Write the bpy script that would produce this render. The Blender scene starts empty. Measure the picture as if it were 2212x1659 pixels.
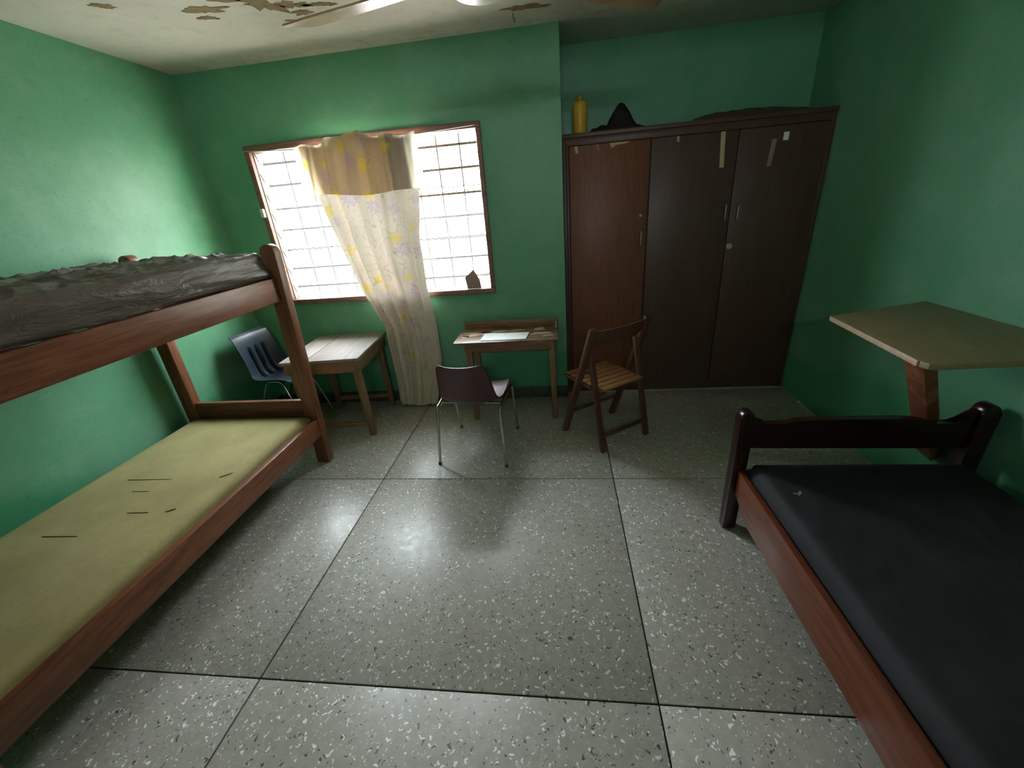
import bpy, bmesh, math, random
from mathutils import Vector, Matrix, noise
random.seed(7)
SC = bpy.context.scene
COL = SC.collection

# ------------------------------------------------------------------ camera
S = 1.65
cam_d = bpy.data.cameras.new('camera'); cam = bpy.data.objects.new('camera', cam_d); COL.objects.link(cam)
RX = Vector((0.9917985447567192, 0.10083323582669534, -0.07853855849945211))
FW = Vector((-0.12419698795666424, 0.9054229018552522, -0.4059365430439918))
UP = Vector((0.030178714368674114, 0.4123615250586946, 0.9105203006250445))
cam.matrix_world = Matrix(((RX.x, UP.x, -FW.x, 0), (RX.y, UP.y, -FW.y, 0), (RX.z, UP.z, -FW.z, S), (0, 0, 0, 1)))
cam_d.sensor_fit = 'HORIZONTAL'; cam_d.sensor_width = 36.0
cam_d.lens = 876.463 / 2212 * 36.0
cam_d.clip_start = 0.02; cam_d.clip_end = 200
SC.camera = cam

# ------------------------------------------------------------------ world: bright overcast sky
w = bpy.data.worlds.new('overcast_sky'); SC.world = w; w.use_nodes = True
bg = w.node_tree.nodes['Background']
bg.inputs['Color'].default_value = (0.92, 0.96, 1.0, 1)
bg.inputs['Strength'].default_value = 38.0
SC.view_settings.view_transform = 'Standard'
SC.view_settings.look = 'None'
SC.view_settings.gamma = 1.0
SC.view_settings.use_curve_mapping = False
SC.view_settings.exposure = 0.47
SC.cycles.transparent_max_bounces = 8
SC.cycles.max_bounces = 7
SC.cycles.diffuse_bounces = 4
SC.cycles.glossy_bounces = 2
SC.cycles.transmission_bounces = 4
SC.cycles.caustics_reflective = False
SC.cycles.caustics_refractive = False
SC.cycles.adaptive_threshold = 0.03

def portal(name, loc, rot, sx, sy):        # sampling guide for the daylight in an opening; emits nothing itself
    d = bpy.data.lights.new(name, 'AREA'); d.shape = 'RECTANGLE'; d.size = sx; d.size_y = sy
    d.cycles.is_portal = True
    o = bpy.data.objects.new(name, d); COL.objects.link(o); o.location = loc; o.rotation_euler = rot
    return o
portal('window_daylight', (-1.455, 3.60, 1.585), (-math.pi/2, 0, 0), 1.90, 1.25)
portal('added_fanlight_fill', (0.05, -1.52, 2.22), (math.pi/2, 0, 0), 0.8, 0.20)  # guides fill light through the added, unseen fanlight

# ------------------------------------------------------------------ materials
def srgb(r, g, b):
    def f(c):
        c /= 255.0
        return c/12.92 if c <= 0.04045 else ((c+0.055)/1.055)**2.4
    return (f(r), f(g), f(b), 1)

class NT:
    def __init__(s, name):
        s.m = bpy.data.materials.new(name); s.m.use_nodes = True
        s.t = s.m.node_tree; s.p = s.t.nodes['Principled BSDF']
        s.out = s.t.nodes['Material Output']
    def n(s, typ, **kw):
        nd = s.t.nodes.new(typ)
        for k, v in kw.items(): setattr(nd, k, v)
        return nd
    def l(s, a, b): s.t.links.new(a, b)
    def coord(s, scale=(1,1,1), kind='Object', loc=(0,0,0), rot=(0,0,0)):
        tc = s.n('ShaderNodeTexCoord'); mp = s.n('ShaderNodeMapping')
        mp.inputs['Scale'].default_value = scale; mp.inputs['Location'].default_value = loc; mp.inputs['Rotation'].default_value = rot
        if kind == 'World':
            g = s.n('ShaderNodeNewGeometry'); s.l(g.outputs['Position'], mp.inputs['Vector'])
        else:
            s.l(tc.outputs[kind], mp.inputs['Vector'])
        return mp.outputs['Vector']
    def noise(s, vec, scale, detail=4, rough=0.55, dist=0.0):
        nd = s.n('ShaderNodeTexNoise'); nd.inputs['Scale'].default_value = scale
        nd.inputs['Detail'].default_value = detail; nd.inputs['Roughness'].default_value = rough
        nd.inputs['Distortion'].default_value = dist
        s.l(vec, nd.inputs['Vector']); return nd.outputs['Fac']
    def ramp(s, fac, stops, interp='LINEAR'):
        r = s.n('ShaderNodeValToRGB'); e = r.color_ramp.elements; r.color_ramp.interpolation = interp
        while len(e) < len(stops): e.new(0.5)
        for el, (p, c) in zip(e, stops):
            el.position = p; el.color = c if len(c) == 4 else (*c, 1)
        s.l(fac, r.inputs['Fac']); return r.outputs['Color']
    def mix(s, fac, a, b, mode='MIX'):
        m = s.n('ShaderNodeMix', data_type='RGBA', blend_type=mode)
        for v, i in ((fac, 0), (a, 6), (b, 7)):
            if hasattr(v, 'is_output'): s.l(v, m.inputs[i])
            else: m.inputs[i].default_value = v
        return m.outputs[2]
    def math(s, op, a, b=None, c=None, clamp=False):
        m = s.n('ShaderNodeMath', operation=op); m.use_clamp = clamp
        for i, v in enumerate((a, b, c)):
            if v is None: continue
            if hasattr(v, 'is_output'): s.l(v, m.inputs[i])
            else: m.inputs[i].default_value = v
        return m.outputs[0]
    def bump(s, h, strength=0.2, dist=0.01):
        b = s.n('ShaderNodeBump'); b.inputs['Strength'].default_value = strength; b.inputs['Distance'].default_value = dist
        s.l(h, b.inputs['Height']); s.l(b.outputs['Normal'], s.p.inputs['Normal'])
    def base(s, c, rough=0.6, spec=0.5, metal=0.0):
        if hasattr(c, 'is_output'): s.l(c, s.p.inputs['Base Color'])
        else: s.p.inputs['Base Color'].default_value = c
        if hasattr(rough, 'is_output'): s.l(rough, s.p.inputs['Roughness'])
        else: s.p.inputs['Roughness'].default_value = rough
        s.p.inputs['Specular IOR Level'].default_value = spec
        s.p.inputs['Metallic'].default_value = metal

M = {}
def plain(name, c, rough=0.6, spec=0.5, metal=0.0, var=0.25, scale=12.0, bump=0.0):
    t = NT(name); v = t.coord()
    nz = t.noise(v, scale, 5)
    dark = tuple(x*(1-var) for x in c[:3]) + (1,); light = tuple(min(1, x*(1+var)) for x in c[:3]) + (1,)
    t.base(t.ramp(nz, [(0.3, dark), (0.7, light)]), rough, spec, metal)
    if bump: t.bump(nz, bump, 0.01)
    M[name] = t.m; return t.m

def wood(name, c1, c2, rough=0.45, axis='Y', scale=1.0, spec=0.5, wear=None):
    t = NT(name)
    sc = {'X': (1.2, 14, 14), 'Y': (14, 1.2, 14), 'Z': (14, 14, 1.2)}[axis]
    v = t.coord(tuple(x*scale for x in sc))
    a = t.noise(v, 2.2, 7, 0.62, 1.2)
    v2 = t.coord(tuple(x*scale*3.2 for x in sc))
    b = t.noise(v2, 3.0, 5, 0.6, 0.4)
    f = t.math('ADD', t.math('MULTIPLY', a, 0.7), t.math('MULTIPLY', b, 0.3))
    col = t.ramp(f, [(0.32, c1), (0.68, c2)])
    if wear is not None:
        wn = t.noise(t.coord((3, 3, 3)), 2.5, 6, 0.7)
        col = t.mix(t.ramp(wn, [(0.52, (0,0,0)), (0.66, (1,1,1))]), col, wear)
    t.base(col, rough, spec); t.bump(f, 0.12, 0.004)
    M[name] = t.m; return t.m

# green emulsion wall paint: uneven, scuffed, a fresher and deeper strip low down
def wallpaint(name):
    t = NT(name); v = t.coord(kind='World')
    big = t.noise(v, 0.9, 4, 0.6); mid = t.noise(v, 4.5, 4, 0.65); fine = t.noise(v, 60, 1)
    c = t.ramp(big, [(0.3, srgb(92, 158, 120)), (0.55, srgb(102, 166, 129)), (0.75, srgb(116, 174, 140))])
    c = t.mix(t.ramp(mid, [(0.45, (0,0,0)), (0.75, (0.5,0.5,0.5))]), c, srgb(136, 182, 152))
    sep = t.n('ShaderNodeSeparateXYZ'); t.l(v, sep.inputs[0])
    hz = t.math('ADD', sep.outputs['Z'], t.math('MULTIPLY', t.math('SUBTRACT', big, 0.5), 0.9))
    low = t.ramp(hz, [(0.36, (1,1,1)), (0.46, (0,0,0))])
    c = t.mix(t.math('MULTIPLY', low, 0.75), c, srgb(62, 148, 100))
    c = t.mix(t.ramp(fine, [(0.62, (0,0,0)), (0.72, (0.22,0.22,0.22))]), c, srgb(50, 110, 80))
    t.base(c, t.ramp(mid, [(0.3, (0.38,)*3), (0.7, (0.55,)*3)]), 0.45)
    t.bump(t.noise(v, 9.0, 2, 0.6), 0.14, 0.012); M[name] = t.m
wallpaint('wall_green')

def ceilingpaint():
    t = NT('ceiling_paint'); v = t.coord(kind='World')
    a = t.noise(v, 1.3, 3, 0.6); b = t.noise(v, 14, 3, 0.65)
    c = t.ramp(a, [(0.3, srgb(216, 206, 198)), (0.7, srgb(234, 226, 220))])
    c = t.mix(t.ramp(b, [(0.55, (0,0,0)), (0.8, (0.5,0.5,0.5))]), c, srgb(182, 174, 150))
    # green paint smeared over from the window wall along the edge
    sep = t.n('ShaderNodeSeparateXYZ'); t.l(v, sep.inputs[0])
    e = t.math('ADD', sep.outputs['Y'], t.math('MULTIPLY', t.math('SUBTRACT', b, 0.5), 0.35))
    c = t.mix(t.ramp(t.math('MULTIPLY', t.math('SUBTRACT', e, 3.05), 2.0), [(0.35, (0,0,0)), (0.75, (0.45,)*3)]), c, srgb(140, 165, 135))
    t.base(c, 0.8, 0.2); M['ceiling_paint'] = t.m
ceilingpaint()
plain('ceiling_bare', srgb(150, 128, 100), 0.9, 0.2, var=0.25, scale=20, bump=0.4)

def terrazzo():
    t = NT('terrazzo'); v = t.coord(kind='World')
    n1 = t.noise(v, 1.1, 3); n2 = t.noise(v, 26, 2)
    c = t.ramp(n2, [(0.3, srgb(166, 164, 155)), (0.7, srgb(186, 183, 173))])
    c = t.mix(t.ramp(n1, [(0.35, (0,0,0)), (0.7, (0.5,)*3)]), c, srgb(164, 158, 142))
    wob = t.n('ShaderNodeTexNoise', noise_dimensions='2D'); wob.inputs['Scale'].default_value = 40; wob.inputs['Detail'].default_value = 1; t.l(v, wob.inputs['Vector'])
    vm = t.n('ShaderNodeVectorMath', operation='MULTIPLY_ADD'); t.l(wob.outputs['Color'], vm.inputs[0])
    vm.inputs[1].default_value = (0.030,)*3; t.l(v, vm.inputs[2])
    def chips(scale, thr, keep, col, cin, loc):
        mp = t.n('ShaderNodeMapping'); mp.inputs['Location'].default_value = loc; t.l(vm.outputs[0], mp.inputs['Vector'])
        vo = t.n('ShaderNodeTexVoronoi', voronoi_dimensions='2D'); vo.inputs['Scale'].default_value = scale; t.l(mp.outputs[0], vo.inputs['Vector'])
        sp = t.n('ShaderNodeSeparateColor'); t.l(vo.outputs['Color'], sp.inputs[0])
        k = t.math('GREATER_THAN', sp.outputs[0], keep)
        size = t.math('MULTIPLY', t.math('ADD', sp.outputs[1], 0.35), thr)
        m = t.math('MULTIPLY', t.math('LESS_THAN', vo.outputs['Distance'], size), k)
        return t.mix(m, cin, col)
        c = chips(130, 0.32, 0.55, srgb(190, 188, 180), c, (0.3, 5.2, 0))
    c = chips(90, 0.25, 0.74, srgb(206, 203, 194), c, (7.7, 2.2, 0))
    c = chips(72, 0.23, 0.80, srgb(92, 90, 83), c, (4.4, 6.1, 0))
    c = chips(60, 0.25, 0.77, srgb(250, 249, 242), c, (1.2, 9.4, 0))
    t.base(c, t.ramp(n2, [(0.3, (0.30,)*3), (0.7, (0.44,)*3)]), 0.55); M['terrazzo'] = t.m
terrazzo()
plain('joint_dark', srgb(52, 50, 46), 0.8, 0.3)
plain('skirting', srgb(74, 78, 70), 0.5, 0.4, var=0.3, scale=30)
wood('bunk_wood', srgb(92, 50, 32), srgb(158, 98, 66), 0.42)
wood('bunk_wood_up', srgb(92, 52, 34), srgb(150, 94, 64), 0.42, axis='Z')
wood('bunk_wood_cross', srgb(84, 46, 30), srgb(140, 86, 58), 0.42, axis='X')
wood('desk_wood', srgb(104, 78, 52), srgb(168, 132, 96), 0.5, axis='X', wear=srgb(120, 96, 70))
wood('desk_wood_up', srgb(100, 76, 50), srgb(156, 124, 88), 0.5, axis='Z')
wood('desk_top', srgb(134, 120, 112), srgb(170, 156, 148), 0.6, axis='Y', spec=0.35, wear=srgb(150, 136, 126))
wood('desk_top_worn', srgb(104, 78, 60), srgb(160, 128, 104), 0.4, axis='X', wear=srgb(92, 70, 54))
wood('veneer_bare', srgb(176, 146, 122), srgb(212, 184, 160), 0.45, axis='X')
wood('wardrobe_wood', srgb(80, 56, 46), srgb(102, 72, 60), 0.4, axis='Z', spec=0.35)
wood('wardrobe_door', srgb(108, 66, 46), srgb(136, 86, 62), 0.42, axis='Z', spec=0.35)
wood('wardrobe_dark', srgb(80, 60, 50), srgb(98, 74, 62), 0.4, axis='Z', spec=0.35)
wood('chair_wood', srgb(74, 46, 36), srgb(116, 76, 58), 0.4, axis='Z')
wood('chair_seat', srgb(124, 84, 50), srgb(168, 120, 76), 0.4, axis='Y')
wood('bed_rail', srgb(92, 44, 28), srgb(126, 66, 42), 0.22, axis='Y', spec=0.6)
wood('bed_dark', srgb(34, 18, 16), srgb(56, 28, 24), 0.22, axis='X', spec=0.6)
wood('shelf_top', srgb(118, 104, 72), srgb(152, 136, 98), 0.5, axis='Y', wear=srgb(132, 122, 84))
wood('brace_wood', srgb(110, 58, 38), srgb(146, 84, 58), 0.45, axis='Z', wear=srgb(158, 112, 86))
wood('window_wood', srgb(112, 78, 64), srgb(154, 112, 96), 0.5, axis='X')
wood('fan_blade', srgb(150, 122, 92), srgb(192, 160, 124), 0.3, axis='X')
plain('white_metal', srgb(214, 210, 202), 0.35, 0.5, var=0.06)
plain('chrome', srgb(196, 196, 190), 0.18, 0.5, 1.0, var=0.08)
plain('iron_bar', srgb(96, 84, 74), 0.6, 0.4, var=0.2)
plain('alu', srgb(170, 160, 150), 0.4, 0.5, 0.6, var=0.1)
plain('maroon_plastic', srgb(84, 50, 52), 0.38, 0.5, var=0.1)
plain('blue_plastic', srgb(50, 60, 72), 0.3, 0.55, var=0.08)
plain('yellow_plastic', srgb(214, 168, 52), 0.4, 0.5, var=0.1)
plain('dark_cloth', srgb(44, 38, 40), 0.9, 0.2, var=0.3)
plain('paper', srgb(236, 238, 236), 0.6, 0.3, var=0.02)
plain('tape', srgb(196, 180, 140), 0.7, 0.3, var=0.1)
plain('card', srgb(150, 132, 120), 0.8, 0.2, var=0.12)
plain('outdoor_ground', srgb(172, 166, 154), 0.9, 0.2, var=0.1, scale=2)
plain('shade_block_wall', srgb(206, 200, 190), 0.9, 0.2, var=0.1, scale=2)  # surface of the unseen block added to shade the left wall
plain('outdoor_wall', srgb(210, 206, 196), 0.9, 0.2, var=0.1, scale=2)
plain('foam_marks', srgb(112, 101, 66), 0.9, 0.1)

def foam():
    t = NT('foam_khaki'); v = t.coord()
    a = t.noise(v, 2.2, 5, 0.6); b = t.noise(v, 55, 4)
    c = t.ramp(a, [(0.3, srgb(150, 138, 92)), (0.7, srgb(180, 168, 118))])
    c = t.mix(t.ramp(b, [(0.5, (0,0,0)), (0.8, (0.3,)*3)]), c, srgb(128, 116, 74))
    t.base(c, 0.85, 0.2); t.bump(b, 0.1, 0.004); M['foam_khaki'] = t.m
foam()
def plastic_cover():
    t = NT('plastic_cover'); v = t.coord()
    a = t.noise(v, 7, 6, 0.6, 0.8); b = t.noise(v, 40, 4)
    t.base(t.ramp(t.noise(v, 2.5, 4), [(0.3, srgb(84, 75, 67)), (0.7, srgb(104, 95, 86))]), 0.36, 0.5)
    t.bump(t.noise(t.coord((9, 2.4, 9)), 3, 5, 0.6, 0.8), 0.45, 0.02); M['plastic_cover'] = t.m
plastic_cover()
def black_cloth():
    t = NT('black_cover'); v = t.coord()
    a = t.noise(v, 5, 5); b = t.noise(v, 240, 2)
    t.base(t.ramp(a, [(0.3, srgb(38, 38, 40)), (0.7, srgb(48, 48, 50))]), 0.75, 0.3)
    t.bump(b, 0.08, 0.002); M['black_cover'] = t.m
black_cloth()
def glass():
    t = NT('louvre_glass'); tr = t.n('ShaderNodeBsdfTransparent'); tl = t.n('ShaderNodeBsdfTranslucent')
    gl = t.n('ShaderNodeBsdfGlossy'); gl.inputs['Roughness'].default_value = 0.08
    nz = t.noise(t.coord(), 8, 5)
    tr.inputs['Color'].default_value = (0.93, 0.96, 0.97, 1)
    t.l(t.ramp(nz, [(0.3, (0.78, 0.82, 0.84)), (0.7, (0.92, 0.94, 0.95))]), tl.inputs['Color'])
    m1 = t.n('ShaderNodeMixShader'); m1.inputs[0].default_value = 0.012
    t.l(tr.outputs[0], m1.inputs[1]); t.l(tl.outputs[0], m1.inputs[2])
    m2 = t.n('ShaderNodeMixShader'); m2.inputs[0].default_value = 0.06
    t.l(m1.outputs[0], m2.inputs[1]); t.l(gl.outputs[0], m2.inputs[2])
    t.l(m2.outputs[0], t.out.inputs['Surface']); M['louvre_glass'] = t.m
glass()
plain('glass_rim', srgb(128, 120, 110), 0.5, 0.5, var=0.1)
def curtain_mat(name, trans):
    t = NT(name); at = t.n('ShaderNodeAttribute'); at.attribute_name = 'print'
    weave = t.noise(t.coord((1, 1, 1)), 300, 2)
    c = t.mix(0.12, at.outputs['Color'], t.ramp(weave, [(0.3, (0.5,)*3), (0.7, (1,1,1))]), 'MULTIPLY')
    df = t.n('ShaderNodeBsdfDiffuse'); tl = t.n('ShaderNodeBsdfTranslucent'); tr = t.n('ShaderNodeBsdfTransparent')
    t.l(c, df.inputs['Color']); t.l(c, tl.inputs['Color'])
    m1 = t.n('ShaderNodeMixShader'); m1.inputs[0].default_value = trans
    t.l(df.outputs[0], m1.inputs[1]); t.l(tl.outputs[0], m1.inputs[2])
    m2 = t.n('ShaderNodeMixShader'); m2.inputs[0].default_value = 0.0
    t.l(m1.outputs[0], m2.inputs[1]); t.l(tr.outputs[0], m2.inputs[2])
    t.l(m2.outputs[0], t.out.inputs['Surface']); M[name] = t.m
curtain_mat('curtain_print', 0.05)
curtain_mat('valance_print', 0.75)

# ------------------------------------------------------------------ geometry helpers
def finish(name, bm, mat, parent=None, smooth=False, angle=40):
    me = bpy.data.meshes.new(name); bmesh.ops.recalc_face_normals(bm, faces=bm.faces); bm.to_mesh(me); bm.free()
    if mat: me.materials.append(M[mat])
    if smooth:
        me.polygons.foreach_set('use_smooth', [True]*len(me.polygons))
        try: me.set_sharp_from_angle(angle=math.radians(angle))
        except Exception: pass
    o = bpy.data.objects.new(name, me); COL.objects.link(o)
    if parent: o.parent = parent
    return o
def tag(o, label=None, cat=None, group=None, kind=None):
    if label: o['label'] = label
    if cat: o['category'] = cat
    if group: o['group'] = group
    if kind: o['kind'] = kind
    return o
def thing(name, label, cat, loc=(0,0,0), rz=0, group=None, kind=None):
    o = bpy.data.objects.new(name, None); COL.objects.link(o); o.location = loc; o.rotation_euler = (0,0,rz)
    o.empty_display_size = 0.1
    return tag(o, label, cat, group, kind)
def add_box(bm, lo, hi, bev=0.0, M4=None):
    c = [(a+b)/2 for a, b in zip(lo, hi)]; s = [abs(b-a) for a, b in zip(lo, hi)]
    r = bmesh.ops.create_cube(bm, size=1.0); vs = r['verts']
    for v in vs: v.co = Vector((v.co.x*s[0]+c[0], v.co.y*s[1]+c[1], v.co.z*s[2]+c[2]))
    if bev:
        es = list({e for v in vs for e in v.link_edges})
        g = bmesh.ops.bevel(bm, geom=es, offset=bev, segments=2, affect='EDGES', profile=0.5)
        vs = list({v for f in g['faces'] for v in f.verts} | {v for v in vs if v.is_valid})
    if M4 is not None:
        for v in vs: v.co = M4 @ v.co
def box(name, lo, hi, mat, parent=None, bev=0.004):
    bm = bmesh.new(); add_box(bm, lo, hi, bev); return finish(name, bm, mat, parent, smooth=bev > 0, angle=30)
def beam(name, p, q, wx, wy, mat, parent=None, up=(0,0,1), bev=0.004, taper=1.0):
    """rectangular bar from p to q; wx across 'side', wy across the other"""
    p, q = Vector(p), Vector(q); d = (q-p); L = d.length; d.normalize()
    s = d.cross(Vector(up))
    if s.length < 1e-4: s = Vector((1,0,0))
    s.normalize(); n = s.cross(d).normalized()
    bm = bmesh.new(); add_box(bm, (-wx/2, -wy/2, 0), (wx/2, wy/2, L), bev)
    for v in bm.verts:
        k = 1 + (taper-1)*(v.co.z/L); x, y, z = v.co.x*k, v.co.y*k, v.co.z
        v.co = p + s*x + n*y + d*z
    return finish(name, bm, mat, parent, smooth=True, angle=30)
def add_prism(bm, pts, axis, a, b, bev=0.0):
    """outline pts (u,v) extruded along axis between a and b. axis X: (y,z), Y: (x,z), Z: (x,y)"""
    def mk(u, v, t): return {'X': (t, u, v), 'Y': (u, t, v), 'Z': (u, v, t)}[axis]
    A = [bm.verts.new(mk(u, v, a)) for u, v in pts]; B = [bm.verts.new(mk(u, v, b)) for u, v in pts]
    n = len(pts); f1 = bm.faces.new(A); f2 = bm.faces.new(B[::-1])
    for i in range(n): bm.faces.new((A[i], B[i], B[(i+1) % n], A[(i+1) % n]))
    if bev:
        es = list(f1.edges) + list(f2.edges)
        bmesh.ops.bevel(bm, geom=es, offset=bev, segments=2, affect='EDGES', profile=0.5)
def prism(name, pts, axis, a, b, mat, parent=None, bev=0.003):
    bm = bmesh.new(); add_prism(bm, pts, axis, a, b, bev); return finish(name, bm, mat, parent, smooth=True, angle=30)
def add_tube(bm, pts, r, seg=10, cap=True):
    pts = [Vector(p) for p in pts]; rings = []; n = len(pts)
    prev = None
    for i, p in enumerate(pts):
        d = (pts[min(i+1, n-1)] - pts[max(i-1, 0)]).normalized()
        if prev is None:
            s = d.cross(Vector((0,0,1)))
            if s.length < 1e-3: s = d.cross(Vector((1,0,0)))
        else:
            s = prev - d*prev.dot(d)
        s.normalize(); prev = s; t = d.cross(s)
        rr = r[i] if isinstance(r, (list, tuple)) else r
        rings.append([bm.verts.new(p + s*math.cos(2*math.pi*k/seg)*rr + t*math.sin(2*math.pi*k/seg)*rr) for k in range(seg)])
    for a, b in zip(rings, rings[1:]):
        for k in range(seg): bm.faces.new((a[k], a[(k+1) % seg], b[(k+1) % seg], b[k]))
    if cap: bm.faces.new(rings[0][::-1]); bm.faces.new(rings[-1])
def tube(name, pts, r, mat, parent=None, seg=10):
    bm = bmesh.new(); add_tube(bm, pts, r, seg); return finish(name, bm, mat, parent, smooth=True, angle=50)
def bend(pts, r=0.04, k=6):
    """polyline with rounded corners"""
    pts = [Vector(p) for p in pts]; out = [pts[0]]
    for a, b, c in zip(pts, pts[1:], pts[2:]):
        u = (a-b); v = (c-b); rr = min(r, u.length*0.48, v.length*0.48)
        p0 = b + u.normalized()*rr; p1 = b + v.normalized()*rr
        for i in range(k+1):
            t = i/k; out.append(p0*(1-t)**2 + b*2*t*(1-t) + p1*t*t)
    out.append(pts[-1]); return out
def lathe(name, prof, mat, parent=None, seg=24, loc=(0,0,0)):
    bm = bmesh.new(); rings = []
    for r, z in prof:
        rings.append([bm.verts.new((loc[0]+r*math.cos(2*math.pi*k/seg), loc[1]+r*math.sin(2*math.pi*k/seg), loc[2]+z)) for k in range(seg)])
    for a, b in zip(rings, rings[1:]):
        for k in range(seg): bm.faces.new((a[k], a[(k+1) % seg], b[(k+1) % seg], b[k]))
    bm.faces.new(rings[0][::-1]); bm.faces.new(rings[-1])
    return finish(name, bm, mat, parent, smooth=True, angle=50)
def blob_outline(cx, cy, rx, ry, n=26, rough=0.35, seed=0, rot=0.0):
    out = []
    for i in range(n):
        t = 2*math.pi*i/n
        k = 1 + rough*noise.noise(Vector((math.cos(t)*1.7+seed*9.1, math.sin(t)*1.7, seed*3.3))) + 0.35*rough*noise.noise(Vector((math.cos(t)*5+seed, math.sin(t)*5, 1.0)))*2
        x, y = rx*k*math.cos(t), ry*k*math.sin(t)
        out.append((cx + x*math.cos(rot) - y*math.sin(rot), cy + x*math.sin(rot) + y*math.cos(rot)))
    return out
def lerp_tab(tab, z):
    """piecewise linear table [(z, value)], z descending"""
    for (z0, v0), (z1, v1) in zip(tab, tab[1:]):
        if z <= z0 and z >= z1: return v0 + (v1-v0)*(z0-z)/(z0-z1)
    return tab[0][1] if z > tab[0][0] else tab[-1][1]

# ------------------------------------------------------------------ the room
XL, XR, YW, YB, ZC = -2.77, 1.90, 3.38, 3.85, 2.70
YR = -1.30
XC = 0.045                       # outer corner of the window wall at the alcove
WX0, WX1, WZ0, WZ1 = -2.375, -0.545, 0.995, 2.195   # window opening
def structure(o): o['kind'] = 'structure'; return o
# floor: slab with terrazzo panels parted by divider strips
fl = structure(box('floor', (XL-0.2, YR-0.2, -0.16), (XR+0.2, YB+0.2, -0.006), 'joint_dark', bev=0))
xs = [XL, -1.235, 0.302, XR]; ys = [YR, -0.396, 0.882, 2.160, 3.44, YB]
g = 0.0035
for i in range(3):
    for j in range(5):
        x0 = xs[i] + (g if i else 0); x1 = xs[i+1] - (g if i < 2 else 0)
        y0 = ys[j] + (g if j else 0); y1 = ys[j+1] - (g if j < 4 else 0)
        box('terrazzo_panel', (x0, y0, -0.02), (x1, y1, 0.0), 'terrazzo', fl, bev=0.0015)
# window wall with its opening and the return beside the alcove
bm = bmesh.new()
T = 0.20
add_box(bm, (XL-0.2, YW, 0), (WX0, YW+T, ZC)); add_box(bm, (WX1, YW, 0), (XC, YW+T, ZC))
add_box(bm, (WX0, YW, 0), (WX1, YW+T, WZ0)); add_box(bm, (WX0, YW, WZ1), (WX1, YW+T, ZC))
add_box(bm, (XC-0.18, YW+T, 0), (XC, YB+0.2, ZC))
structure(finish('wall_back', bm, 'wall_green'))
structure(box('wall_alcove', (XC, YB, 0), (XR+0.2, YB+0.2, ZC), 'wall_green', bev=0))
structure(box('wall_left', (XL-0.2, YR-0.2, 0), (XL, YW, ZC), 'wall_green', bev=0))
structure(box('wall_right', (XR, YR-0.2, 0), (XR+0.2, YB, ZC), 'wall_green', bev=0))
DX0, DX1, DZ, FZ0, FZ1 = -0.40, 0.50, 2.05, 2.12, 2.36      # closed door; unseen fanlight opening over it added for fill light
bm = bmesh.new(); add_box(bm, (XL, YR-0.2, 0), (DX0, YR, ZC)); add_box(bm, (DX1, YR-0.2, 0), (XR, YR, ZC)); add_box(bm, (DX0, YR-0.2, FZ1), (DX1, YR, ZC))
structure(finish('wall_rear', bm, 'wall_green'))
dr = thing('door_1', None, None, (DX0, YR, 0), kind='structure'); DW = DX1-DX0
for x0, x1, z0, z1 in ((0, 0.05, 0, FZ1), (DW-0.05, DW, 0, FZ1), (0.05, DW-0.05, FZ1-0.04, FZ1), (0.05, DW-0.05, DZ, FZ0)):
    box('door_frame', (x0, -0.21, z0), (x1, 0.015, z1), 'window_wood', dr)
leaf = box('door_leaf', (0.052, -0.05, 0.008), (DW-0.052, -0.008, DZ-0.002), 'wardrobe_door', dr)
tube('door_handle', bend([(DW-0.12, -0.008, 1.0), (DW-0.12, 0.05, 1.0), (DW-0.24, 0.05, 1.0)], 0.02), 0.009, 'alu', leaf, 8)
structure(box('yard', (-14, YR-30, -0.35), (12, YR-0.2, -0.25), 'outdoor_ground', bev=0))
ce = structure(box('ceiling', (XL-0.2, YR-0.2, ZC), (XR+0.2, YB+0.2, ZC+0.15), 'ceiling_paint', bev=0))
structure(box('baseboard_back', (XL, YW-0.014, 0), (XC, YW, 0.105), 'skirting', bev=0.003))
structure(box('baseboard_left', (XL, YR, 0), (XL+0.014, YW-0.014, 0.105), 'skirting', bev=0.003))
# peeled ceiling paint
for i, (cx, cy, rx, ry, rt) in enumerate([(-2.21,2.39,0.055,0.025,0.5), (-1.81,2.57,0.10,0.035,0.15), (-1.86,2.66,0.06,0.018,0.35), (-1.50,2.60,0.12,0.055,0.9),
        (-1.36,2.66,0.075,0.03,0.3), (-1.36,2.755,0.065,0.028,0.3), (-1.47,2.83,0.035,0.012,0.3), (-1.22,2.70,0.09,0.02,0.3), (-1.62,2.48,0.1,0.05,0.2),
        (-1.38,2.93,0.03,0.012,0.2), (-0.16,3.10,0.12,0.035,0.1), (-1.05,2.50,0.12,0.05,0.4)]):
    prism('peeled_patch', blob_outline(cx, cy, rx, ry, 30, 0.75, i+1, rt), 'Z', ZC-0.002, ZC+0.004, 'ceiling_bare', ce, bev=0)
tube('ceiling_crack', [(-0.235+0.004*math.sin(i*2.1), 3.16+0.02*i, ZC-0.001) for i in range(8)], 0.0035, 'ceiling_bare', ce, 5)
# outside
structure(box('added_shade_block', (0.90, YB+0.21, -0.3), (7.0, 10.0, 3.6), 'shade_block_wall', bev=0))  # unseen block, added to cut the daylight on the left wall
structure(tag(box('ground', (-14, YB+0.2, -0.35), (12, 30, -0.25), 'outdoor_ground', bev=0)))

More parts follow.
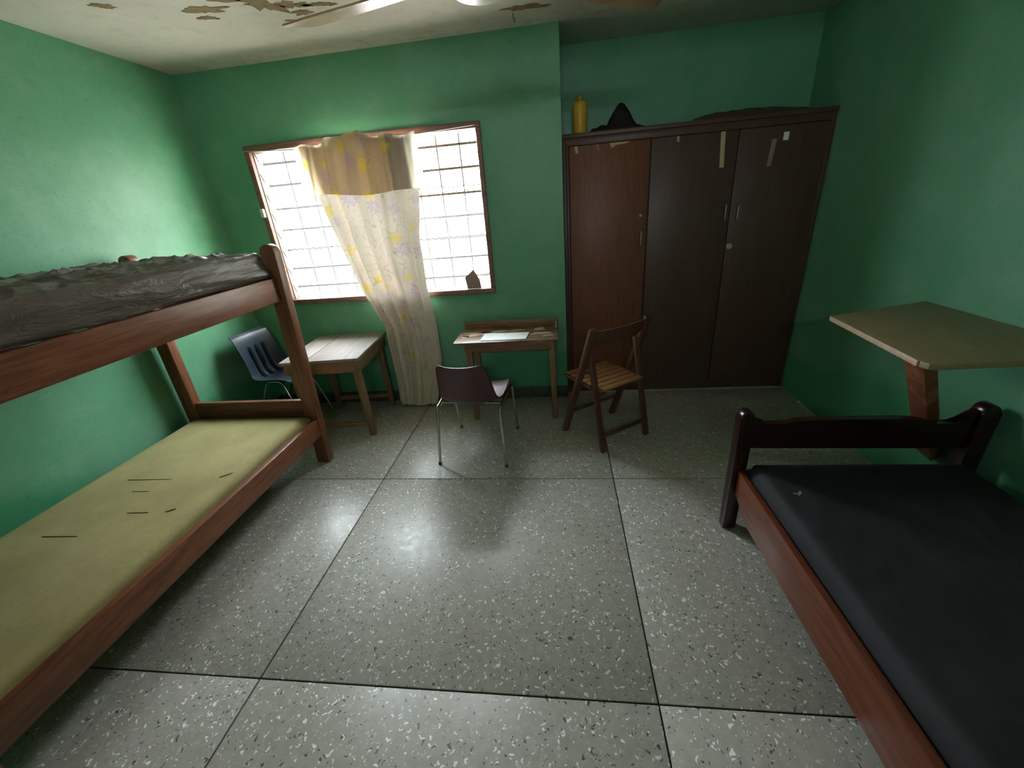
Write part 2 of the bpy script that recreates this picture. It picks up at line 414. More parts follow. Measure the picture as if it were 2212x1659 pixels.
# ------------------------------------------------------------------ window
win = thing('window_1', None, None, (-1.455, YW, WZ0), kind='structure')
def wl(p): return (p[0]+1.455, p[1]-YW, p[2]-WZ0)
def wbox(name, lo, hi, mat, par=win, bev=0.004): return box(name, wl(lo), wl(hi), mat, par, bev)
fy0, fy1 = YW-0.022, YW+0.11
wbox('frame_rail', (WX0-0.012, fy0, WZ1-0.032), (WX1+0.012, fy1, WZ1+0.012), 'window_wood')
wbox('frame_sill', (WX0-0.012, fy0-0.012, WZ0-0.012), (WX1+0.012, fy1, WZ0+0.028), 'window_wood')
wbox('frame_jamb', (WX0-0.012, fy0, WZ0+0.028), (WX0+0.03, fy1, WZ1-0.032), 'window_wood')
wbox('frame_jamb', (WX1-0.022, fy0, WZ0+0.028), (WX1+0.012, fy1, WZ1-0.032), 'window_wood')
wbox('frame_mullion', (-1.245, fy0+0.01, WZ0+0.028), (-1.165, fy1, WZ1-0.032), 'window_wood')
# louvres: slats lean outwards at the foot
def slat(x0, x1, zt, tilt, hgt=0.156):
    bm = bmesh.new(); add_box(bm, (x0+1.455, -0.0035, -hgt), (x1+1.455, 0.0035, 0))
    R4 = Matrix.Translation((0, 0.035, zt-WZ0)) @ Matrix.Rotation(tilt, 4, 'X')
    for v in bm.verts: v.co = R4 @ v.co
    for f in bm.faces:
        if f.calc_area() < 0.01: f.material_index = 1          # ground rim of the pane
    o = finish('louvre_slat', bm, 'louvre_glass', win); o.data.materials.append(M['glass_rim']); return o
pitch = 0.1455
for k in range(8):
    slat(WX0+0.040, -1.252, 2.160-k*pitch, math.radians(30 - 1.2*k + random.uniform(-2, 2)))
for k in range(3, 8):
    slat(-1.158, WX1-0.030, 2.160-k*pitch, math.radians(26 + random.uniform(-4, 4)))
slat(-1.158, WX1-0.030, 1.80, math.radians(74), 0.10)
# aluminium clip channels with a clip for each slat
for x in (WX0+0.033, -1.249, -1.161, WX1-0.025):
    wbox('louvre_channel', (x-0.003, YW+0.02, WZ0+0.03), (x+0.003, YW+0.06, WZ1-0.034), 'alu', bev=0.001)
for x, ks in ((WX0+0.039, range(8)), (WX1-0.031, range(8))):
    for k in ks:
        zt = 2.160-k*pitch
        beam('slat_clip', wl((x, YW+0.032, zt+0.006)), wl((x, YW+0.105, zt-0.13)), 0.005, 0.014, 'alu', win, bev=0.001)
box('louvre_handle', wl((WX0-0.008, fy0-0.03, 1.70)), wl((WX0+0.022, fy0, 1.765)), 'white_metal', win, 0.006)
# iron guard bars outside
gy = YW+0.155
for z in (2.095, 1.935, 1.757, 1.590, 1.425, 1.268, 1.107):
    tube('guard_bar', [wl((WX0, gy, z)), wl((WX1, gy, z))], 0.0105, 'iron_bar', win, 6)
x = WX1-0.19
while x > WX0+0.05:
    tube('guard_bar', [wl((x, gy+0.012, WZ0)), wl((x, gy+0.012, WZ1))], 0.0062, 'iron_bar', win, 6); x -= 0.181
# torn card on the sill
tag(prism('torn_card', [(-0.778,1.119), (-0.70,1.178), (-0.655,1.095), (-0.648,1.024), (-0.765,1.024)], 'Y', YW-0.012, YW-0.008, 'card', bev=0),
    'torn scrap of brown card standing on the window sill', 'card')

# ------------------------------------------------------------------ curtain
LEFT = [(2.20,-1.885), (2.14,-1.882), (1.80,-1.834), (1.448,-1.755), (1.07,-1.655), (0.737,-1.525), (0.415,-1.525), (0.08,-1.51), (-0.1,-1.47)]
RIGHT = [(2.20,-0.985), (2.14,-0.99), (1.80,-1.005), (1.448,-1.07), (1.07,-1.075), (0.737,-1.05), (0.415,-1.06), (0.08,-1.14), (-0.1,-1.17)]
YELLOW = [(-1.772,1.70,0.055), (-1.64,1.81,0.035), (-1.41,1.79,0.042), (-1.27,1.47,0.05), (-1.12,1.54,0.035), (-1.66,1.40,0.04), (-1.49,1.16,0.035),
          (-1.60,1.10,0.045), (-1.42,1.10,0.036), (-1.23,1.16,0.032), (-1.32,0.83,0.045), (-1.83,2.03,0.035), (-1.69,2.02,0.03), (-1.54,2.12,0.045),
          (-1.40,1.99,0.055), (-1.21,2.09,0.04), (-1.30,0.50,0.04), (-1.45,0.66,0.03)]
PURPLE = [(-1.57,1.775,0.06), (-1.40,1.71,0.055), (-1.23,1.385,0.065), (-1.05,1.74,0.045), (-1.70,1.93,0.055), (-1.48,2.02,0.06), (-1.73,1.62,0.045),
          (-1.08,1.36,0.06), (-1.41,1.03,0.045), (-1.18,1.05,0.055), (-1.25,0.79,0.06), (-1.28,0.95,0.04), (-1.24,1.68,0.04), (-1.36,2.14,0.05),
          (-1.36,0.52,0.045), (-1.16,0.62,0.04)]
def print_colour(x, z, tone):
    c = Vector(tone)
    p = Vector((x*9, z*9, 3.0))
    c *= 0.94 + 0.10*noise.noise(p*0.6)
    ln = abs(noise.noise(Vector((x*17, z*15, 7.7)))); gate = noise.noise(Vector((x*4.1, z*4.1, 1.2)))
    if ln < 0.04 and gate > 0.0: c = c.lerp(Vector((0.46, 0.34, 0.22)), 0.40)
    ln2 = abs(noise.noise(Vector((x*34, z*30, 17.7))))
    if ln2 < 0.05 and gate < 0.0: c = c.lerp(Vector((0.50, 0.40, 0.28)), 0.35)
    for L, cc in ((YELLOW, (0.86, 0.66, 0.05)), (PURPLE, (0.56, 0.38, 0.66))):
        for fx, fz, r in L:
            dx, dz = x-fx, z-fz; d = math.hypot(dx, dz)
            if d > r*1.4: continue
            a = math.atan2(dz, dx); pet = 0.82 + (0.10 if L is YELLOW else 0.2)*math.sin(a*(5 if L is YELLOW else 9) + fx*20) + 0.30*noise.noise(Vector((x*38, z*38, 2)))
            if d < r*pet:
                q = (0.62 if d > r*0.30 else (0.35 if L is PURPLE else 0.85)) * (0.8 + 0.5*noise.noise(Vector((x*60, z*60, 5))))
                if L is PURPLE: q *= 0.7 + 0.3*math.sin(d/r*16 + a*3)
                c = c.lerp(Vector(cc), max(0.15, q))
    return (max(0, c.x), max(0, c.y), max(0, c.z), 1)
def cloth(name, mat, nu, nv, fn, tone_fn, parent):
    """fn(s,t)->(x,y,z) world; vertex colours hold the printed pattern"""
    ox = parent.location if parent else Vector()
    verts, cols = [], []
    for j in range(nv+1):
        for i in range(nu+1):
            p, key = fn(i/nu, j/nv)
            verts.append((p[0]-ox.x, p[1]-ox.y, p[2]-ox.z)); cols.append(print_colour(key[0], key[1], tone_fn(key[0], key[1])))
    faces = [(j*(nu+1)+i, j*(nu+1)+i+1, (j+1)*(nu+1)+i+1, (j+1)*(nu+1)+i) for j in range(nv) for i in range(nu)]
    me = bpy.data.meshes.new(name); me.from_pydata(verts, [], faces); me.materials.append(M[mat])
    ca = me.color_attributes.new('print', 'FLOAT_COLOR', 'POINT')
    ca.data.foreach_set('color', [c for q in cols for c in q])
    me.polygons.foreach_set('use_smooth', [True]*len(faces))
    o = bpy.data.objects.new(name, me); COL.objects.link(o); o.parent = parent; return o
def top_z(s):
    return 2.135 + 0.05*math.exp(-((s-0.48)/0.2)**2) + 0.012*math.sin(s*26) + 0.012*s
def cfn(s, t):
    zt = top_z(s); zb = 0.010 + 0.035*abs(s-0.5)
    z = zt + (zb-zt)*t
    xl, xr = lerp_tab(LEFT, z), lerp_tab(RIGHT, z)
    ss = s + 0.012*math.sin(s*17 + t*2)
    x = xl + (xr-xl)*ss
    ph = 2*math.pi*(5.2*s + 0.35*math.sin(4*s) + 0.25*t)
    A = (0.016 + 0.016*min(1, t*1.6))*(1 - 0.75*max(0, (t-0.8)/0.2))
    y = 3.275 + A*math.sin(ph) + 0.2*A*math.sin(2.3*ph+1) + 0.012*noise.noise(Vector((s*7, t*9, 0)))
    y -= 0.06*max(0, t-0.93)/0.07*0.6
    return (x, y, z), (xl + (xr-xl)*s, z)
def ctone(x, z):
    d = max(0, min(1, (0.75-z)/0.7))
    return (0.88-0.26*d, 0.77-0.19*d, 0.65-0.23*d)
cur = thing('curtain', 'sheer floral curtain gathered to one side in front of the window', 'curtain', (-1.33, 3.25, 0))
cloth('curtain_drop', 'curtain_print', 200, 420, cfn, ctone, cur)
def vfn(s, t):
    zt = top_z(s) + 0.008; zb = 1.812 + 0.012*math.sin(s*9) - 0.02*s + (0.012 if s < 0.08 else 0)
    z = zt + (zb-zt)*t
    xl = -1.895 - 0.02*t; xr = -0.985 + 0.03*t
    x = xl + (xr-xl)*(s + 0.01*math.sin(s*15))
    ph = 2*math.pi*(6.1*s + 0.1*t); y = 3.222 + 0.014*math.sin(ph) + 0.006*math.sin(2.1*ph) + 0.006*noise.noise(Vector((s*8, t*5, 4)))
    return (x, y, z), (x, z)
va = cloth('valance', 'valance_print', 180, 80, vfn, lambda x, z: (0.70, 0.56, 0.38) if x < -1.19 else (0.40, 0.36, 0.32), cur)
tube('curtain_wire', [(p[0]+1.33, p[1]-3.25, p[2]) for p in ((-2.36,3.30,2.165), (-1.9,3.262,2.135), (-1.43,3.25,2.172), (-1.0,3.262,2.150), (-0.56,3.30,2.172))], 0.0035, 'alu', cur, 6)

# ------------------------------------------------------------------ wardrobe in the alcove
wy = 3.45
wd = thing('wardrobe', 'tall dark brown built-in wardrobe with three doors in the alcove', 'wardrobe', (0.97, wy+0.2, 0))
def wp(p): return (p[0]-0.97, p[1]-wy-0.2, p[2])
def wdb(name, lo, hi, mat, par=wd, bev=0.003): return box(name, wp(lo), wp(hi), mat, par, bev)
wdb('side_panel', (XC+0.004, wy+0.002, 0), (XC+0.030, YB-0.006, 2.06), 'wardrobe_wood')
wdb('side_panel', (XR-0.032, wy+0.002, 0), (XR-0.006, YB-0.006, 2.06), 'wardrobe_wood')
wdb('top_board', (XC+0.004, wy-0.012, 2.045), (XR-0.006, YB-0.006, 2.073), 'wardrobe_wood')
wdb('plinth', (XC+0.030, wy+0.018, 0), (XR-0.032, wy+0.04, 0.075), 'wardrobe_dark')
wdb('back_panel', (XC+0.030, YB-0.016, 0.02), (XR-0.032, YB-0.006, 2.045), 'wardrobe_dark')
wdb('divider', (0.667, wy+0.022, 0.02), (0.689, YB-0.016, 2.045), 'wardrobe_dark')
wdb('face_rail', (XC+0.030, wy+0.002, 1.995), (XR-0.032, wy+0.02, 2.045), 'wardrobe_wood')
wdb('face_stile', (XC+0.030, wy+0.002, 0.075), (0.095, wy+0.02, 1.995), 'wardrobe_wood')
d1 = wdb('door', (0.098, wy-0.004, 0.08), (0.672, wy+0.016, 1.992), 'wardrobe_door')
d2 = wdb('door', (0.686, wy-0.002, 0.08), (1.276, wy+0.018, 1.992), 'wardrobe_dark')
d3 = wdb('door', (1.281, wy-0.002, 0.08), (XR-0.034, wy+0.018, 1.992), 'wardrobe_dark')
tube('door_handle', bend([wp((1.238, wy-0.002, 1.515)), wp((1.238, wy-0.035, 1.515)), wp((1.238, wy-0.035, 1.405)), wp((1.238, wy-0.002, 1.405))], 0.02), 0.006, 'alu', d2, 8)
tube('door_handle', bend([wp((1.325, wy-0.002, 1.510)), wp((1.325, wy-0.035, 1.510)), wp((1.325, wy-0.035, 1.400)), wp((1.325, wy-0.002, 1.400))], 0.02), 0.006, 'alu', d3, 8)
lathe('lock', [(0.022,0), (0.022,0.006), (0.014,0.012), (0.014,0.02)], 'tape', d3, 16)
lk = d3.children[-1]; lk.rotation_euler = (math.pi/2, 0, 0); lk.location = wp((1.305, wy-0.002, 1.215))
tube('door_handle', bend([wp((0.636, wy-0.004, 1.375)), wp((0.636, wy-0.03, 1.375)), wp((0.636, wy-0.03, 1.26)), wp((0.636, wy-0.004, 1.26))], 0.02), 0.006, 'alu', d1, 8)
lathe('lock', [(0.014,0), (0.014,0.01), (0.009,0.014)], 'alu', d1, 14)
lk = d1.children[-1]; lk.rotation_euler = (math.pi/2, 0, 0); lk.location = wp((0.630, wy-0.004, 1.485))
def strip(par, x, z0, z1, wdt, dx=0, mat='tape', y=wy-0.003):
    o = prism('tape_strip', [(x-wdt/2-0.97, z1), (x+wdt/2-0.97, z1), (x+dx+wdt/2-0.97, z0), (x+dx-wdt/2-0.97, z0)], 'Y', y-0.0012-wy-0.2, y-wy-0.2+0.001, mat, par, bev=0)
strip(d2, 1.168, 1.765, 1.99, 0.030, 0.014); strip(d3, 1.515, 1.745, 1.915, 0.03, -0.012, 'card'); strip(d3, 1.588, 1.90, 1.95, 0.035, 0, 'paper')
strip(d2, 0.866, 1.955, 1.990, 0.016, 0); strip(d1, 0.148, 1.945, 1.990, 0.022, 0.006, 'tape', wy-0.005); strip(d1, 0.30, 1.955, 1.990, 0.02, 0.004, 'card', wy-0.005)
prism('tape_strip', [(p[0]-0.97, p[1]) for p in ((0.385,1.99), (0.53,1.99), (0.51,1.978), (0.43,1.974), (0.405,1.955))], 'Y', -0.2062, -0.2040, 'tape', d1, bev=0)
# things on top of the wardrobe
bt = thing('plastic_bottle', 'yellow plastic bottle standing on top of the wardrobe', 'bottle', (0.185, 3.56, 2.073))
lathe('body', [(0.047,0), (0.052,0.008), (0.052,0.185), (0.048,0.202), (0.034,0.214), (0.018,0.220), (0.018,0.226)], 'yellow_plastic', bt)
lathe('cap', [(0.020,0.224), (0.020,0.242), (0.016,0.246)], 'yellow_plastic', bt, 16)
def lump(name, cx, cy, z, rx, ry, h, mat, fn, label, cat, seed=0, nu=44, nv=22):
    o = thing(name, label, cat, (cx, cy, z)); bm = bmesh.new(); rows = []
    for j in range(nv+1):
        row = []
        for i in range(nu+1):
            u, v = i/nu*2-1, j/nv*2-1
            k = max(0, 1-(abs(u)**3.2))**0.6*max(0, 1-(abs(v)**2.6))**0.6
            hh = h*fn(u, v)*k + 0.012*k*noise.noise(Vector((u*5+seed, v*5, seed)))
            row.append(bm.verts.new((u*rx, v*ry, max(0.0, hh))))
        rows.append(row)
    bt_ = []
    for a, b in zip(rows, rows[1:]):
        for i in range(nu): bm.faces.new((a[i], a[i+1], b[i+1], b[i]))
    border = [e for e in bm.edges if e.is_boundary]
    bmesh.ops.contextual_create(bm, geom=border)
    me = finish('cloth_bundle', bm, mat, o, True, 80); return o
lump('cloth_bundle', 0.445, 3.60, 2.073, 0.20, 0.13, 0.15, 'dark_cloth', lambda u, v: 0.25 + 0.85*math.exp(-(abs(u-0.18)/0.36)**3) + 0.12*math.sin(u*9)*math.cos(v*6), 'dark crumpled cloth bundle on wardrobe beside the yellow bottle', 'cloth', 1)
lump('flat_bag', 1.36, 3.60, 2.073, 0.40, 0.14, 0.052, 'wardrobe_dark', lambda u, v: 1.0 - 0.30*u*max(0, u), 'low flat dark brown bag lying on the right of the wardrobe top', 'bag', 5)

# ------------------------------------------------------------------ bunk bed
BX, BY = -2.21, 1.42
bk = thing('bunk_bed', 'reddish brown wooden bunk bed along the left wall', 'bunk bed', (BX, BY, 0))
yf, yn = 2.42-BY, 0.42-BY
def post(x_b, x_t, yc, mat='bunk_wood_up'):
    """post with a round knob cut into its top, leaning slightly"""
    w2 = 0.047; z1 = 1.42
    out = [(-w2, 0.0), (w2, 0.0), (w2, z1+0.075)]
    for i in range(13):
        t = math.pi*i/12; out.append((w2*math.cos(t), z1+0.075 + w2*math.sin(t)))
    out += [(-w2, z1+0.055), (-w2+0.012, z1+0.04), (-w2, z1+0.022)]
    bm = bmesh.new(); add_prism(bm, out, 'Y', yc-0.032, yc+0.032, 0.005)
    for v in bm.verts:
        k = v.co.z/1.5; v.co.x += x_b + (x_t-x_b)*k - BX
    return finish('post', bm, mat, bk, True, 30)
post(-1.785, -1.722, yf-0.032); post(-1.785, -1.722, yn+0.032)
p = post(-2.70, -2.685, yf-0.032); p2 = post(-2.70, -2.685, yn+0.032)
def bbox(name, lo, hi, mat, bev=0.005): return box(name, (lo[0]-BX, lo[1]-BY, lo[2]), (hi[0]-BX, hi[1]-BY, hi[2]), mat, bk, bev)
bbox('side_rail', (-1.745, 0.46, 1.210), (-1.713, 2.372, 1.350), 'bunk_wood')
bbox('side_rail', (-2.700, 0.46, 1.210), (-2.668, 2.372, 1.350), 'bunk_wood')
bbox('side_rail', (-1.770, 0.46, 0.235), (-1.733, 2.372, 0.366), 'bunk_wood')
bbox('side_rail', (-2.710, 0.46, 0.235), (-2.678, 2.372, 0.366), 'bunk_wood')
for yy in (2.42-0.05, 0.42+0.014):
    bbox('end_rail', (-2.66, yy, 0.372), (-1.80, yy+0.036, 0.508), 'bunk_wood_cross')
    bbox('end_rail', (-2.65, yy, 1.205), (-1.765, yy+0.036, 1.35), 'bunk_wood_cross')
    pts = [(-2.645-BX, 1.36), (-1.765-BX, 1.36), (-1.765-BX, 1.475), (-1.80-BX, 1.475), (-1.84-BX, 1.44), (-1.95-BX, 1.43), (-2.46-BX, 1.43), (-2.57-BX, 1.44), (-2.61-BX, 1.475), (-2.645-BX, 1.475)]
    prism('head_board', pts, 'Y', yy-BY, yy+0.032-BY, 'bunk_wood_cross', bk)
for zz in (0.245, 1.222):
    for k in range(9):
        y0 = 0.55 + k*0.215
        bbox('bed_slat', (-2.676, y0, zz), (-1.747 if zz > 1 else -1.772, y0+0.08, zz+0.018), 'bunk_wood_cross', 0.002)

def mattress(name, lo, hi, mat, label, wr=0.0, nx=60, ny=120, bulge=0.0, seed=0, rad=0.035, cat='mattress'):
    """rounded block, top relief by noise"""
    cx, cy = (lo[0]+hi[0])/2, (lo[1]+hi[1])/2
    root = thing(name, label, cat, (cx, cy, lo[2]))
    hx, hy, h = (hi[0]-lo[0])/2, (hi[1]-lo[1])/2, hi[2]-lo[2]
    bm = bmesh.new(); r = bmesh.ops.create_grid(bm, x_segments=nx, y_segments=ny, size=1.0)
    def pt(u, v, z):
        return Vector((u*hx, v*hy, z))
    top = []
    for v in list(bm.verts):
        u, vv = v.co.x, v.co.y
        p = pt(u, vv, h); ex = hx-abs(p.x); ey = hy-abs(p.y); e = min(ex, ey)
        z = h + bulge*(1-u*u)*(1-vv**4)
        if e < rad: z -= rad*(1-math.sqrt(max(0, 1-((rad-e)/rad)**2)))
        if wr:
            q = Vector((p.x*2.2+seed, p.y*2.6, seed))
            n1 = noise.noise(Vector((p.x*2.0+p.y*3.2+seed, p.y*5.5-p.x*6.5, seed)))
            rdg = (1-abs(noise.noise(Vector((p.x*6+p.y*1.8+seed, p.y*2.6-p.x*1.5, 2.0)))))**7
            rdg2 = (1-abs(noise.noise(Vector((p.x*17+p.y*5+seed, p.y*8.0, 5.0)))))**6
            fade = min(1, e/0.06)
            z += wr*fade*(0.30*n1 + 0.7*rdg + 0.50*rdg2 - 0.45)
        v.co = Vector((p.x, p.y, z))
    # side skirt
    edges = [e for e in bm.edges if e.is_boundary]
    last = edges
    for step in range(1, 9):
        r = bmesh.ops.extrude_edge_only(bm, edges=last); nv = [x for x in r['geom'] if isinstance(x, bmesh.types.BMVert)]
        last = [x for x in r['geom'] if isinstance(x, bmesh.types.BMEdge)]
        for v in nv:
            f = step/8; z0 = (h-rad)*(1-f)
            out = 0.010*math.sin(math.pi*f) + (wr*0.75*noise.noise(Vector((v.co.x*2, v.co.y*2.2, z0*16+seed+v.co.y*1.3))) if wr else 0)
            if f == 1: out = -0.004
            sx = math.copysign(hx+out, v.co.x) if abs(abs(v.co.x)-hx) < 0.035 else v.co.x
            sy = math.copysign(hy+out, v.co.y) if abs(abs(v.co.y)-hy) < 0.035 else v.co.y
            v.co = Vector((sx, sy, max(0, z0)))
    bmesh.ops.contextual_create(bm, geom=last)
    finish('mattress_body', bm, mat, root, True, 60)
    return root
mattress('mattress', (-2.668, 0.50, 1.352), (-1.742, 2.325, 1.505), 'plastic_cover', 'dark grey plastic covered mattress on the upper bunk', wr=0.030, nx=90, ny=170, bulge=0.012, seed=3)
ml = mattress('mattress', (-2.676, 0.50, 0.264), (-1.790, 2.35, 0.404), 'foam_khaki', 'bare khaki foam mattress on the lower bunk', wr=0.0, nx=30, ny=60, bulge=0.004, seed=8, rad=0.02)
for i, (x, y, L, a) in enumerate([(-2.30,1.62,0.26,0.02), (-2.10,1.36,0.10,0.05), (-2.33,1.20,0.17,0.03), (-1.86,1.66,0.06,0.7), (-1.93,1.38,0.04,0.6), (-2.24,1.52,0.10,0.0)]):
    o = prism('foam_tear', blob_outline(0, 0, L/2, 0.0016, 24, 0.3, i+30, a), 'Z', -0.002, 0.0012, 'foam_marks', ml, bev=0)
    o.location = (x-ml.location.x, y-ml.location.y, 0.1425 + 0.002)

# ------------------------------------------------------------------ right-hand bed
FX, FY = 1.345, 0.80
bd = thing('single_bed', 'low dark red wooden single bed along the right wall', 'bed', (FX, FY, 0))
yb = 1.765
def knobpost(x0, x1, ztop, yc, flip):
    xm = (x0+x1)/2; hw = (x1-x0)/2
    out = [(x0, 0.0), (x1, 0.0), (x1, ztop-0.06)]
    for i in range(13):
        t = math.pi*i/12; out.append((xm + hw*math.cos(t), ztop-hw*1.1 + hw*1.1*math.sin(t)))
    out.append((x0, ztop-0.06))
    prism('post', [(a-FX, b) for a, b in out], 'Y', yc-0.03-FY, yc+0.03-FY, 'bed_dark', bd, 0.008)
for yc, rise in ((yb, 0), (-0.16, 0.0)):
    knobpost(0.812, 0.876, 0.692, yc, 0); knobpost(1.792, 1.868, 0.700, yc, 1)
    prof = [(0.878,0.490), (1.79,0.478), (1.79,0.672), (1.765,0.655), (1.735,0.622), (1.70,0.606), (1.65,0.610), (1.60,0.622), (1.555,0.633), (1.50,0.638),
            (1.15,0.641), (1.08,0.637), (1.03,0.626), (0.985,0.617), (0.94,0.618), (0.905,0.632), (0.878,0.662)]
    prism('foot_board' if yc > 0 else 'head_board', [(a-FX, b) for a, b in prof], 'Y', yc-0.018-FY, yc+0.018-FY, 'bed_dark', bd, 0.005)
    box('cross_rail', (0.878-FX, yc-0.016-FY, 0.20), (1.79-FX, yc+0.016-FY, 0.33), 'bed_dark', bd)
def siderail(x0, x1):
    pts = [(yb-0.032, 0.370), (yb-0.032, 0.235)]
    for i in range(9):                       # curved bracket end of the rail
        t = i/8; pts.append((yb-0.032-0.17*t, 0.235 - 0.065*(0.5-0.5*math.cos(math.pi*t))))
    pts += [(0.05, 0.170), (-0.10, 0.22), (-0.128, 0.235), (-0.128, 0.370)]
    prism('side_rail', [(a-FY, b) for a, b in pts], 'X', x0-FX, x1-FX, 'bed_rail', bd, 0.004)
siderail(0.838, 0.866); siderail(1.812, 1.840)
for k in range(9): box('bed_slat', (0.868-FX, 0.0+k*0.2-FY, 0.225), (1.81-FX, 0.08+k*0.2-FY, 0.243), 'bed_dark', bd, 0.002)
mr = mattress('mattress', (0.880, -0.11, 0.245), (1.800, 1.735, 0.425), 'black_cover', 'black cloth covered mattress on the low bed at the right', wr=0.006, nx=50, ny=100, bulge=0.012, seed=21, rad=0.045)
o = prism('chewed_spot', blob_outline(0, 0, 0.022, 0.014, 22, 0.9, 4), 'Z', 0, 0.002, 'card', mr, bev=0); o.location = (0.99-mr.location.x, 1.49-mr.location.y, 0.181)

# ------------------------------------------------------------------ wall shelf table
ZT = 1.013
st = thing('shelf_table', 'pale wooden wall table on a diagonal brace behind the low bed', 'table', (XR, 1.85, ZT))
def sp(p): return (p[0]-XR, p[1]-1.85, p[2]-ZT)
prism('table_top', [(1.338-XR, 2.135-1.85), (XR-0.002-XR, 2.324-1.85), (XR-0.002-XR, 1.50-1.85), (1.32-XR, 1.476-1.85), (1.297-XR, 1.486-1.85), (1.288-XR, 1.512-1.85)], 'Z', -0.024, 0.0, 'shelf_top', st, 0.003)
beam('edge_strip', sp((1.334, 2.130, ZT-0.011)), sp((1.285, 1.52, ZT-0.011)), 0.006, 0.022, 'veneer_bare', st, bev=0.001)
beam('brace', sp((1.403, 1.657, ZT-0.046)), sp((1.872, 1.985, 0.30)), 0.095, 0.05, 'brace_wood', st, up=(0.8, 0.0, 0.6))
box('wall_cleat', sp((XR-0.03, 1.53, ZT-0.075)), sp((XR-0.002, 2.28, ZT-0.024)), 'brace_wood', st)

# ------------------------------------------------------------------ desks
def desk1():
    rz = math.radians(4.5); W, D, H = 0.605, 0.69, 0.695
    o = thing('desk', 'wooden desk with plank top between bunk bed and curtain', 'desk', (-1.832, 3.00, 0), rz)
    hx, hy = W/2, D/2
    for x0, x1 in ((-hx, -hx+0.195), (-hx+0.201, hx)):
        box('top_plank', (x0, -hy, H-0.022), (x1, hy, H), 'desk_top', o, 0.002)
    box('apron', (-hx+0.03, -hy+0.022, H-0.118), (hx-0.03, -hy+0.042, H-0.022), 'desk_wood', o)
    box('apron', (-hx+0.03, hy-0.042, H-0.118), (hx-0.03, hy-0.022, H-0.022), 'desk_wood', o)
    box('apron', (hx-0.032, -hy+0.022, H-0.118), (hx-0.012, hy-0.022, H-0.022), 'desk_wood', o)
    box('apron', (-hx+0.012, -hy+0.022, H-0.118), (-hx+0.032, hy-0.022, H-0.022), 'desk_wood', o)
    for sx in (-1, 1):
        for sy in (-1, 1):
            beam('leg', (sx*(hx-0.058), sy*(hy-0.07), H-0.022), (sx*(hx-0.05), sy*(hy-0.075), 0), 0.052, 0.052, 'desk_wood_up', o, up=(0,1,0), taper=0.85)
    box('stretcher', (-hx+0.07, -hy+0.062, 0.085), (hx-0.07, -hy+0.088, 0.125), 'desk_wood', o)
    box('stretcher', (-hx+0.07, hy-0.088, 0.085), (hx-0.07, hy-0.062, 0.125), 'desk_wood', o)
desk1()
def desk2():
    o = thing('desk', 'small worn wooden desk with peeling top beside the wardrobe', 'desk', (-0.428, 3.11, 0))
    hx, hy, H = 0.402, 0.20, 0.70
    box('desk_top', (-hx, -hy, H-0.016), (hx, hy, H), 'desk_top_worn', o, 0.002)
    box('back_lip', (-hx+0.02, hy-0.018, H), (hx, hy, H+0.060), 'desk_wood', o)
    box('side_lip', (hx-0.022, hy-0.11, H), (hx-0.006, hy-0.018, H+0.052), 'veneer_bare', o)
    box('apron', (-hx+0.085, -hy+0.04, H-0.095), (hx-0.055, -hy+0.06, H-0.016), 'desk_wood', o)
    box('apron', (-hx+0.085, hy-0.05, H-0.095), (hx-0.055, hy-0.03, H-0.016), 'desk_wood', o)
    box('apron', (-hx+0.075, -hy+0.04, H-0.095), (-hx+0.095, hy-0.03, H-0.016), 'desk_wood', o)
    box('apron', (hx-0.065, -hy+0.04, H-0.095), (hx-0.045, hy-0.03, H-0.016), 'desk_wood', o)
    for x in (-0.295, 0.352):
        for y in (-0.135, 0.145):
            beam('leg', (x, y, H-0.016), (x+(0.008 if x > 0 else -0.004), y, 0), 0.05, 0.05, 'desk_wood_up', o, up=(0,1,0), taper=0.82)
    z = H
    for i, (x, y, rx, ry, rt) in enumerate([(-0.16,0.06,0.17,0.022,0.08), (0.07,0.075,0.07,0.022,0.3), (-0.25,0.0,0.10,0.05,0.4), (0.27,-0.03,0.08,0.03,0.1)]):
        prism('peeled_veneer', blob_outline(x, y, rx, ry, 26, 0.8, i+50, rt), 'Z', z-0.001, z+0.0022, 'veneer_bare', o, bev=0)
desk2()
pp = tag(prism('sheet_of_paper', [(-0.626,2.945), (-0.27,2.940), (-0.252,3.110), (-0.612,3.125)], 'Z', 0.7025, 0.7045, 'paper', bev=0), 'blank white sheet of paper on the worn desk', 'paper')
tag(tube('pencil_stub', [(-0.14,2.985,0.7052), (-0.062,3.005,0.7052)], 0.004, 'paper', None, 8), 'short white stick at the right end of worn desk', 'stick')
bm = bmesh.new(); add_box(bm, (-0.045,-0.03,0), (0.045,0.03,0.012), 0.003)
for v in bm.verts:
    if v.co.z > 0.005: v.co.x *= 0.8; v.co.z += 0.006*math.sin(v.co.x*40)
scr = finish('wood_scrap', bm, 'veneer_bare', None, True, 30); scr.location = (-0.175, 3.17, 0.7022); scr.rotation_euler = (0, 0, 0.2)
tag(scr, 'small torn piece of pale wood against the lip of the worn desk', 'scrap')
bm = bmesh.new(); add_box(bm, (-0.028,-0.007,0), (0.028,0.007,0.008), 0.002); sk = finish('twig', bm, 'bunk_wood_cross', None, True, 30)
sk.location = (-0.76, 3.07, 0.702); sk.rotation_euler = (0,0,-0.4); tag(sk, 'short brown splinter on the left end of the worn desk', 'splinter')

